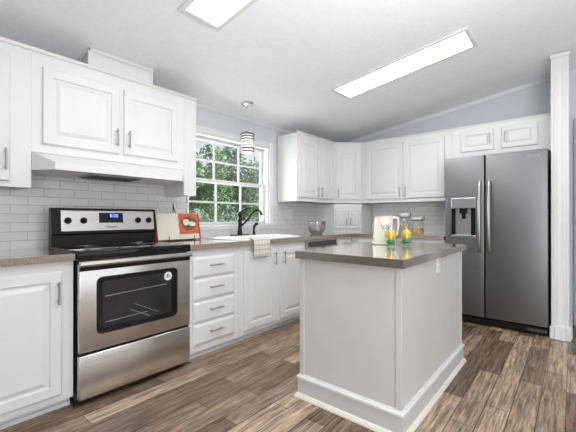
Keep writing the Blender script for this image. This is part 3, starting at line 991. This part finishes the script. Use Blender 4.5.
ld = slab(-2.178, -1.800, 'freezer_door', (-2.098, -1.866, .925, 1.225))
rd = slab(-2.700, -2.188, 'fridge_door')
def fr_handle(y, parent):
    mb = MB()
    pts, n = [], 14
    for i in range(n + 1):
        u = i / n
        z = .765 + .735 * u
        bow = math.sin(PI * u) ** .45 if 0 < u < 1 else 0
        pts.append((3.236 - .052 * bow - 3.25, y + 2.25, z))
    mb.tube(pts, [.0155] * (n + 1), 12)
    mb.build('door_handle', M['chrome'], parent, True)
fr_handle(-2.140, ld)
fr_handle(-2.226, rd)
mb = MB()
F(mb, 3.2345, 3.262, -2.102, -1.862, 1.222, 1.333, .004)
dp = mb.build('dispenser_panel', M['steel'], ld)
mb = MB()
F(mb, 3.232, 3.24, -2.102, -1.862, .912, .928, .002)
F(mb, 3.225, 3.30, -2.095, -1.869, .922, .938, .003)
mb.build('drip_tray', M['steel'], ld)
mb = MB()
F(mb, 3.298, 3.303, -2.092, -1.872, .938, 1.222)
mb.build('recess_liner', M['steel'], ld)
mb = MB()
F(mb, 3.265, 3.302, -2.092, -2.05, .938, 1.222)
F(mb, 3.265, 3.302, -1.90, -1.872, .938, 1.222)
F(mb, 3.25, 3.302, -2.02, -1.94, 1.17, 1.222, .006)
F(mb, 3.262, 3.30, -2.00, -1.96, 1.11, 1.17, .006)
mb.build('dispenser_nozzle', M['black'], ld)
mb = MB()
F(mb, 3.2365, 3.2405, -2.640, -2.545, 1.700, 1.726, .001)
bd = mb.build('badge', M['chrome'], rd)
text_mesh('lettering', 'FRIGIDAIRE', .0150, M['darkgrey'], bd, Matrix.Translation((3.2363 - 3.25, -2.5925 + 2.25, 1.713)) @ Matrix.Rotation(-PI / 2, 4, 'Z') @ RX)
for y in (-1.86, -2.62):
    F(MB(), 3.32, 3.38, y - .03, y + .03, 1.746, 1.768, .004).build('hinge_cover', M['darkgrey'], fr)
    for x in (3.36, 3.82):
        F(MB(), x - .02, x + .02, y - .02, y + .02, 0, .03).build('foot', M['black'], fr)

# ------------------------------------------------------------------ island
isl = thing('kitchen_island', 'white kitchen island with brown speckled worktop in the middle of the floor', 'island', (1.58, -1.882, 0))
def I(mb, x0, x1, y0, y1, z0, z1, bev=0, seg=2):
    return mb.box(x0 - 1.58, x1 - 1.58, y0 + 1.882, y1 + 1.882, z0, z1, bev, seg)
BX0, BX1, BY0, BY1 = .968, 2.178, -2.205, -1.560
mb = MB()
I(mb, BX0, BX1, BY0, BY1, .0, .868)
mb.build('body', M['island'], isl)
for (a_, b_) in ((BX0, BY0), (BX0, BY1), (BX1, BY0)):
    sx = -1 if a_ == BX0 else 1
    sy = -1 if b_ == BY0 else 1
    xa_, xb_ = (a_ - .006, a_ + .028) if sx < 0 else (a_ - .028, a_ + .006)
    ya_, yb_ = (b_ - .006, b_ + .028) if sy < 0 else (b_ - .028, b_ + .006)
    I(MB(), xa_, xb_, ya_, yb_, .1405, .868, .003).build('corner_board', M['island'], isl)
mb = MB()
I(mb, BX0 - .014, BX1 + .014, BY0 - .014, BY1 + .014, .0, .118)
bb = mb.build('baseboard', M['island'], isl)
mb = MB()
def ring(t_out, z):
    return [(BX0 - t_out - 1.58, BY0 - t_out + 1.882, z), (BX1 + t_out - 1.58, BY0 - t_out + 1.882, z), (BX1 + t_out - 1.58, BY1 + t_out + 1.882, z), (BX0 - t_out - 1.58, BY1 + t_out + 1.882, z)]
mb.loops([ring(.0142, .112), ring(.020, .116), ring(.020, .128), ring(.012, .134), ring(.008, .142), ring(-.002, .142)], False, False)
mb.build('base_cap', M['trim'], isl)
mb = MB().loops([ring(.0142, .026), ring(.022, .022), ring(.030, .010), ring(.032, .0), ring(.0, .0)], False, False)
mb.build('shoe_moulding', M['shoe'], isl)
mb = MB()
I(mb, .942, 2.208, -2.228, -1.538, .868, .914, .001)
wt = mb.build('worktop', M['counter_lit'], isl)
mb = MB()
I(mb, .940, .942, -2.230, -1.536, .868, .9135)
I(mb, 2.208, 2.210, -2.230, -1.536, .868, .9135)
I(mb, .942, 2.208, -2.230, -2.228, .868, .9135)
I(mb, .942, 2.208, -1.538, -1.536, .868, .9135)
mb.build('shaded_edge', M['counter_shade'], wt)  # thin strips added to paint shade onto the worktop edge

# ------------------------------------------------------------------ pitcher and lemon glasses on the island
pt = thing('pitcher', 'cream enamel pitcher with dark script on the island worktop', 'pitcher', (1.812, -1.730, .9145), 0)
pt.scale = (1.07, 1.07, 1.04)
mb = MB().lathe([(.0, .002), (.078, .0), (.084, .003), (.085, .012), (.080, .016), (.071, .12), (.066, .19), (.0655, .205), (.069, .212), (.068, .214), (.064, .211), (.063, .19), (.068, .12), (.077, .018), (.0, .012)], 40, cap0=False, cap1=False)
mb.build('body', M['enamel'], pt, True)
rt = Vector((.644, -.765, 0))     # handle points to the right of the picture
mb = MB().tube([tuple(rt * r + Vector((0, 0, z))) for r, z in ((.064, .195), (.085, .203), (.105, .196), (.110, .165), (.107, .12), (.098, .075), (.078, .052))], [.008, .008, .009, .009, .009, .008, .008], 12)
mb.build('handle', M['enamel'], pt, True)
mb = MB().loops([[tuple(-rt * (.062 + r) + Vector((-rt.y * s_, rt.x * s_, 0)) * 1 + Vector((0, 0, z))) for s_, r, z in ((-.022, 0, .213), (0, .02, .216), (.022, 0, .213), (.012, .0, .185), (0, .005, .175), (-.012, .0, .185))] for _ in (0,)] + [[tuple(-rt * (.058 + r) + Vector((-rt.y * s_, rt.x * s_, 0)) + Vector((0, 0, z))) for s_, r, z in ((-.020, 0, .211), (0, .014, .213), (.020, 0, .211), (.010, .0, .187), (0, .003, .18), (-.010, .0, .187))]])
mb.build('spout', M['enamel'], pt)
# script strokes facing the camera
fw = Vector((-.765, -.644, 0))
mb = MB()
def on_body(s, z):
    rad = .0715 + (.12 - z) * .09
    a = s / rad
    d_ = fw * math.cos(a) + rt * math.sin(a)
    return tuple(d_ * (rad + .0008) + Vector((0, 0, z)))
for stroke in ([(-.012, .148), (-.007, .125), (-.002, .112), (.004, .135), (.008, .142)], [(.012, .115), (.016, .132), (.020, .128), (.018, .115), (.024, .113)], [(.028, .14), (.029, .113)], [(.036, .142), (.037, .113)],
               [(.042, .128), (.048, .13), (.050, .115), (.044, .113), (.042, .124)]):
    mb.tube([on_body(s - .022, z) for s, z in stroke], .0018, 6)
mb.build('script_lettering', M['darkgrey'], pt)

def lemon_glass(label, x, y):
    g = thing('drinking_glass', label, 'glass', (x, y, .9145), 0, 'clear tumblers with lemons')
    r, h = .046, .165
    mb = MB().lathe([(.0, .0), (r * .9, .0), (r * .93, .004), (r, h - .002), (r - .001, h), (r - .003, h - .002), (r * .93 - .004, .012), (.0, .010)], 32, cap0=False, cap1=False)
    mb.build('glass_wall', M['tumbler'], g, True)
    for k in range(2):
        l = MB().sphere((0, 0, 0), .0195 if k else .024, (1.25, 1.0, .75), 10).build('lime', M['lime'], None, True, loc=(x + (.0, .004)[k], y + (.0, -.002)[k], .9145 + (.0285, .0285)[k]))
        if k:
            bpy.data.objects.remove(l)
        else:
            tag(l, 'green lime at the bottom of the ' + ('left' if x < 1.75 else 'right') + ' lemon glass on the island', 'lime', 'limes in the glasses')
            l.scale = (1.2, 1.45, 1.0)
    mb = MB().lathe([(.0, -.040), (.006, -.038), (.012, -.032), (.025, -.024), (.036, -.007), (.037, .004), (.033, .017), (.022, .029), (.010, .0345), (.005, .039), (.0, .040)], 28, cap0=False, cap1=False)
    mt = Matrix.Rotation(1.25, 4, 'X')
    lm = mb.build('lemon', M['lemon'], None, True)
    lm.data.transform(mt)
    lm.location = (x, y, .9145 + .082)
    tag(lm, 'yellow lemon in the ' + ('left' if x < 1.75 else 'right') + ' tumbler on the island', 'lemon', 'lemons in the glasses')
lemon_glass('clear tumbler with a lemon, directly in front of the cream pitcher', 1.688, -1.842)
lemon_glass('clear tumbler with a lemon, standing right of the cream pitcher', 1.822, -1.908)

# ------------------------------------------------------------------ ceiling lights
def ceiling_light(label, x0, x1, y0, y1):
    """fluorescent fixture hugging the sloped ceiling"""
    L = thing('ceiling_light', label, 'ceiling light', ((x0 + x1) / 2, (y0 + y1) / 2, ceil_z((y0 + y1) / 2)), 0, 'fluorescent ceiling lights')
    sl = math.atan(CS) if y0 > YR else -math.atan(CS)
    wd, ln = x1 - x0, abs(y1 - y0) / math.cos(sl)
    R_ = Matrix.Rotation(-sl, 4, 'X')
    mb = MB()
    f = .034
    mb.box(-wd / 2, -wd / 2 + f, -ln / 2, ln / 2, -.018, -.001, .003, mtx=R_).box(wd / 2 - f, wd / 2, -ln / 2, ln / 2, -.018, -.001, .003, mtx=R_)
    mb.box(-wd / 2 + f, wd / 2 - f, -ln / 2, -ln / 2 + f, -.018, -.001, .003, mtx=R_).box(-wd / 2 + f, wd / 2 - f, ln / 2 - f, ln / 2, -.018, -.001, .003, mtx=R_)
    mb.build('frame', M['trim'], L)
    mb = MB().box(-wd / 2 + f, wd / 2 - f, -ln / 2 + f, ln / 2 - f, -.012, -.003, mtx=R_)
    mb.build('diffuser', M['lamp'], L)
ceiling_light('long lit ceiling light above the island, in front of the fridge', 2.125, 2.480, -2.265, -1.03)
ceiling_light('lit ceiling light cut by the top picture edge, above the range side', .425, .735, -2.24, -1.03)

# ------------------------------------------------------------------ pendant over the sink
pd = thing('pendant_lamp', 'small banded pendant lamp hanging in front of the window', 'pendant lamp', (1.69, -.295, ceil_z(-.295)))
mb = MB().lathe([(.0, .008), (.062, .008), (.066, -.006), (.060, -.016), (.030, -.024), (.012, -.030), (.010, -.05), (.0, -.05)], 32, cap0=False, cap1=False)
mb.build('canopy', M['polished'], pd, True)
mb = MB().tube([(0, 0, -.05), (0, 0, -.30)], .0014, 8)
mb.build('cord', M['plate'], pd)
mb = MB().lathe([(.0, -.282), (.012, -.284), (.016, -.29), (.018, -.315), (.0, -.318)], 20, cap0=False, cap1=False)
mb.build('socket', M['chrome'], pd, True)
mb = MB().lathe([(.058, -.515), (.060, -.512), (.060, -.318), (.058, -.315)], 36, cap0=False, cap1=False)
mb.build('glass_shade', M['bulb'], pd, True)
def ring_band(z, hh, r0, r1, name, m):
    MB().lathe([(r0, z - hh / 2), (r1, z - hh / 2), (r1, z + hh / 2), (r0, z + hh / 2), (r0, z - hh / 2)], 36, None, False, False).build(name, m, pd, True)
for z, hh in ((-.322, .012), (-.347, .012), (-.374, .010), (-.470, .014), (-.500, .012)):
    ring_band(z, hh, .0612, .0735, 'metal_band', M['band'])
for z, hh in ((-.405, .030), (-.441, .022)):
    ring_band(z, hh, .0612, .0700, 'white_band', M['trim'])
MB().lathe([(.0605, -.316), (.018, -.316), (.018, -.318), (.0605, -.318)], 36, None, False, False).build('top_plate', M['band'], pd)

# ------------------------------------------------------------------ outside: lawn and trees
mb = MB().box(-14, 30, .16, 40, -.75, -.6)
struct(mb.build('lawn', M['lawn']))
def leaf_mesh(seed, n, rx, ry, rz, size, m):
    rnd = random.Random(seed)
    vs_, fs_ = [], []
    lumps = [(rnd.gauss(0, .5), rnd.gauss(0, .5), rnd.gauss(0, .5), rnd.uniform(.25, .5)) for _ in range(16)]
    for _ in range(n):
        lx, ly, lz, lr = rnd.choice(lumps)
        d = Vector((rnd.gauss(0, 1), rnd.gauss(0, 1), rnd.gauss(0, 1))).normalized() * lr * rnd.uniform(.6, 1)
        c = Vector(((lx + d.x) * rx, (ly + d.y) * ry, (lz + d.z) * rz))
        a = Vector((rnd.gauss(0, 1), rnd.gauss(0, 1), rnd.gauss(0, 1))).normalized()
        b = a.orthogonal().normalized()
        s = size * rnd.uniform(.6, 1.3)
        i = len(vs_)
        vs_ += [c - a * s, c + b * s * .45 + a.cross(b) * s * .1, c + a * s, c - b * s * .45 + a.cross(b) * s * .1]
        fs_.append((i, i + 1, i + 2, i + 3))
    me = bpy.data.meshes.new('leaves')
    me.from_pydata([tuple(v) for v in vs_], [], fs_)
    me.materials.append(m)
    return me
LM = [leaf_mesh(1, 9000, 1.5, 1.5, 1.9, .08, M['leafA']), leaf_mesh(2, 9000, 1.7, 1.5, 1.6, .075, M['leafB']), leaf_mesh(3, 9000, 1.4, 1.4, 2.2, .08, M['leafC'])]
def tree(x, y, s, k, label, sq=1.0, crown_z=3.0):
    t = thing('tree' if sq > .8 else 'bush', label, 'tree' if sq > .8 else 'bush', (x, y, -.6), random.uniform(0, 6), 'trees outside the window')
    mb = MB().tube([(0, 0, 0), (.05, .02, crown_z * .4 * s), (-.03, .06, crown_z * .8 * s), (.04, 0, crown_z * 1.2 * s)], [.10 * s, .08 * s, .06 * s, .03 * s], 8)
    for j in range(5):
        a = j * 1.3
        z0 = crown_z * s * (.6 + .1 * j)
        mb.tube([(0, 0, z0), (.5 * s * math.cos(a), .5 * s * math.sin(a), z0 + .5 * s), (.95 * s * math.cos(a), .95 * s * math.sin(a), z0 + .8 * s)], [.05 * s, .035 * s, .012 * s], 6)
    mb.build('trunk', M['bark'], t)
    o = bpy.data.objects.new('foliage', LM[k])
    COL.objects.link(o)
    o.parent = t
    o.location = (0, 0, crown_z * s)
    o.scale = (s, s, s * sq)
spots = [(5.6, 7.2, 1.0, 0, 'dark tree at the left of the window view, the tree nearest the house', 1.0, 2.3), (10.2, 9.2, 1.05, 2, 'blue-green tree in the middle of the window view', 1.0, 2.0),
         (15.6, 12.0, 1.15, 0, 'dark tree at the right of the window view', 1.0, 2.0), (7.6, 13.6, 1.2, 1, 'lighter green tree far behind on the left of the window view', 1.0, 2.0),
         (13.6, 19.4, 1.35, 1, 'pale green tree far behind in the middle of the window view', 1.0, 1.9), (21.5, 18.5, 1.35, 2, 'tall far tree at the right of the window view', 1.0, 2.0),
         (8.6, 5.4, .5, 1, 'low green bush in the lower window panes, on the right', .75, 1.2), (4.0, 3.2, .42, 1, 'low green bush just outside the lower left window panes', .75, 1.1),
         (6.1, 4.1, .33, 1, 'low green bush in the middle of the lower window panes', .75, 1.2), (12.0, 5.8, .6, 1, 'green bush at the right edge of the window view', .75, 1.2)]
for sp_ in spots:
    tree(*sp_[:6], sp_[6] + (.75 if sp_[5] > .8 else .1))
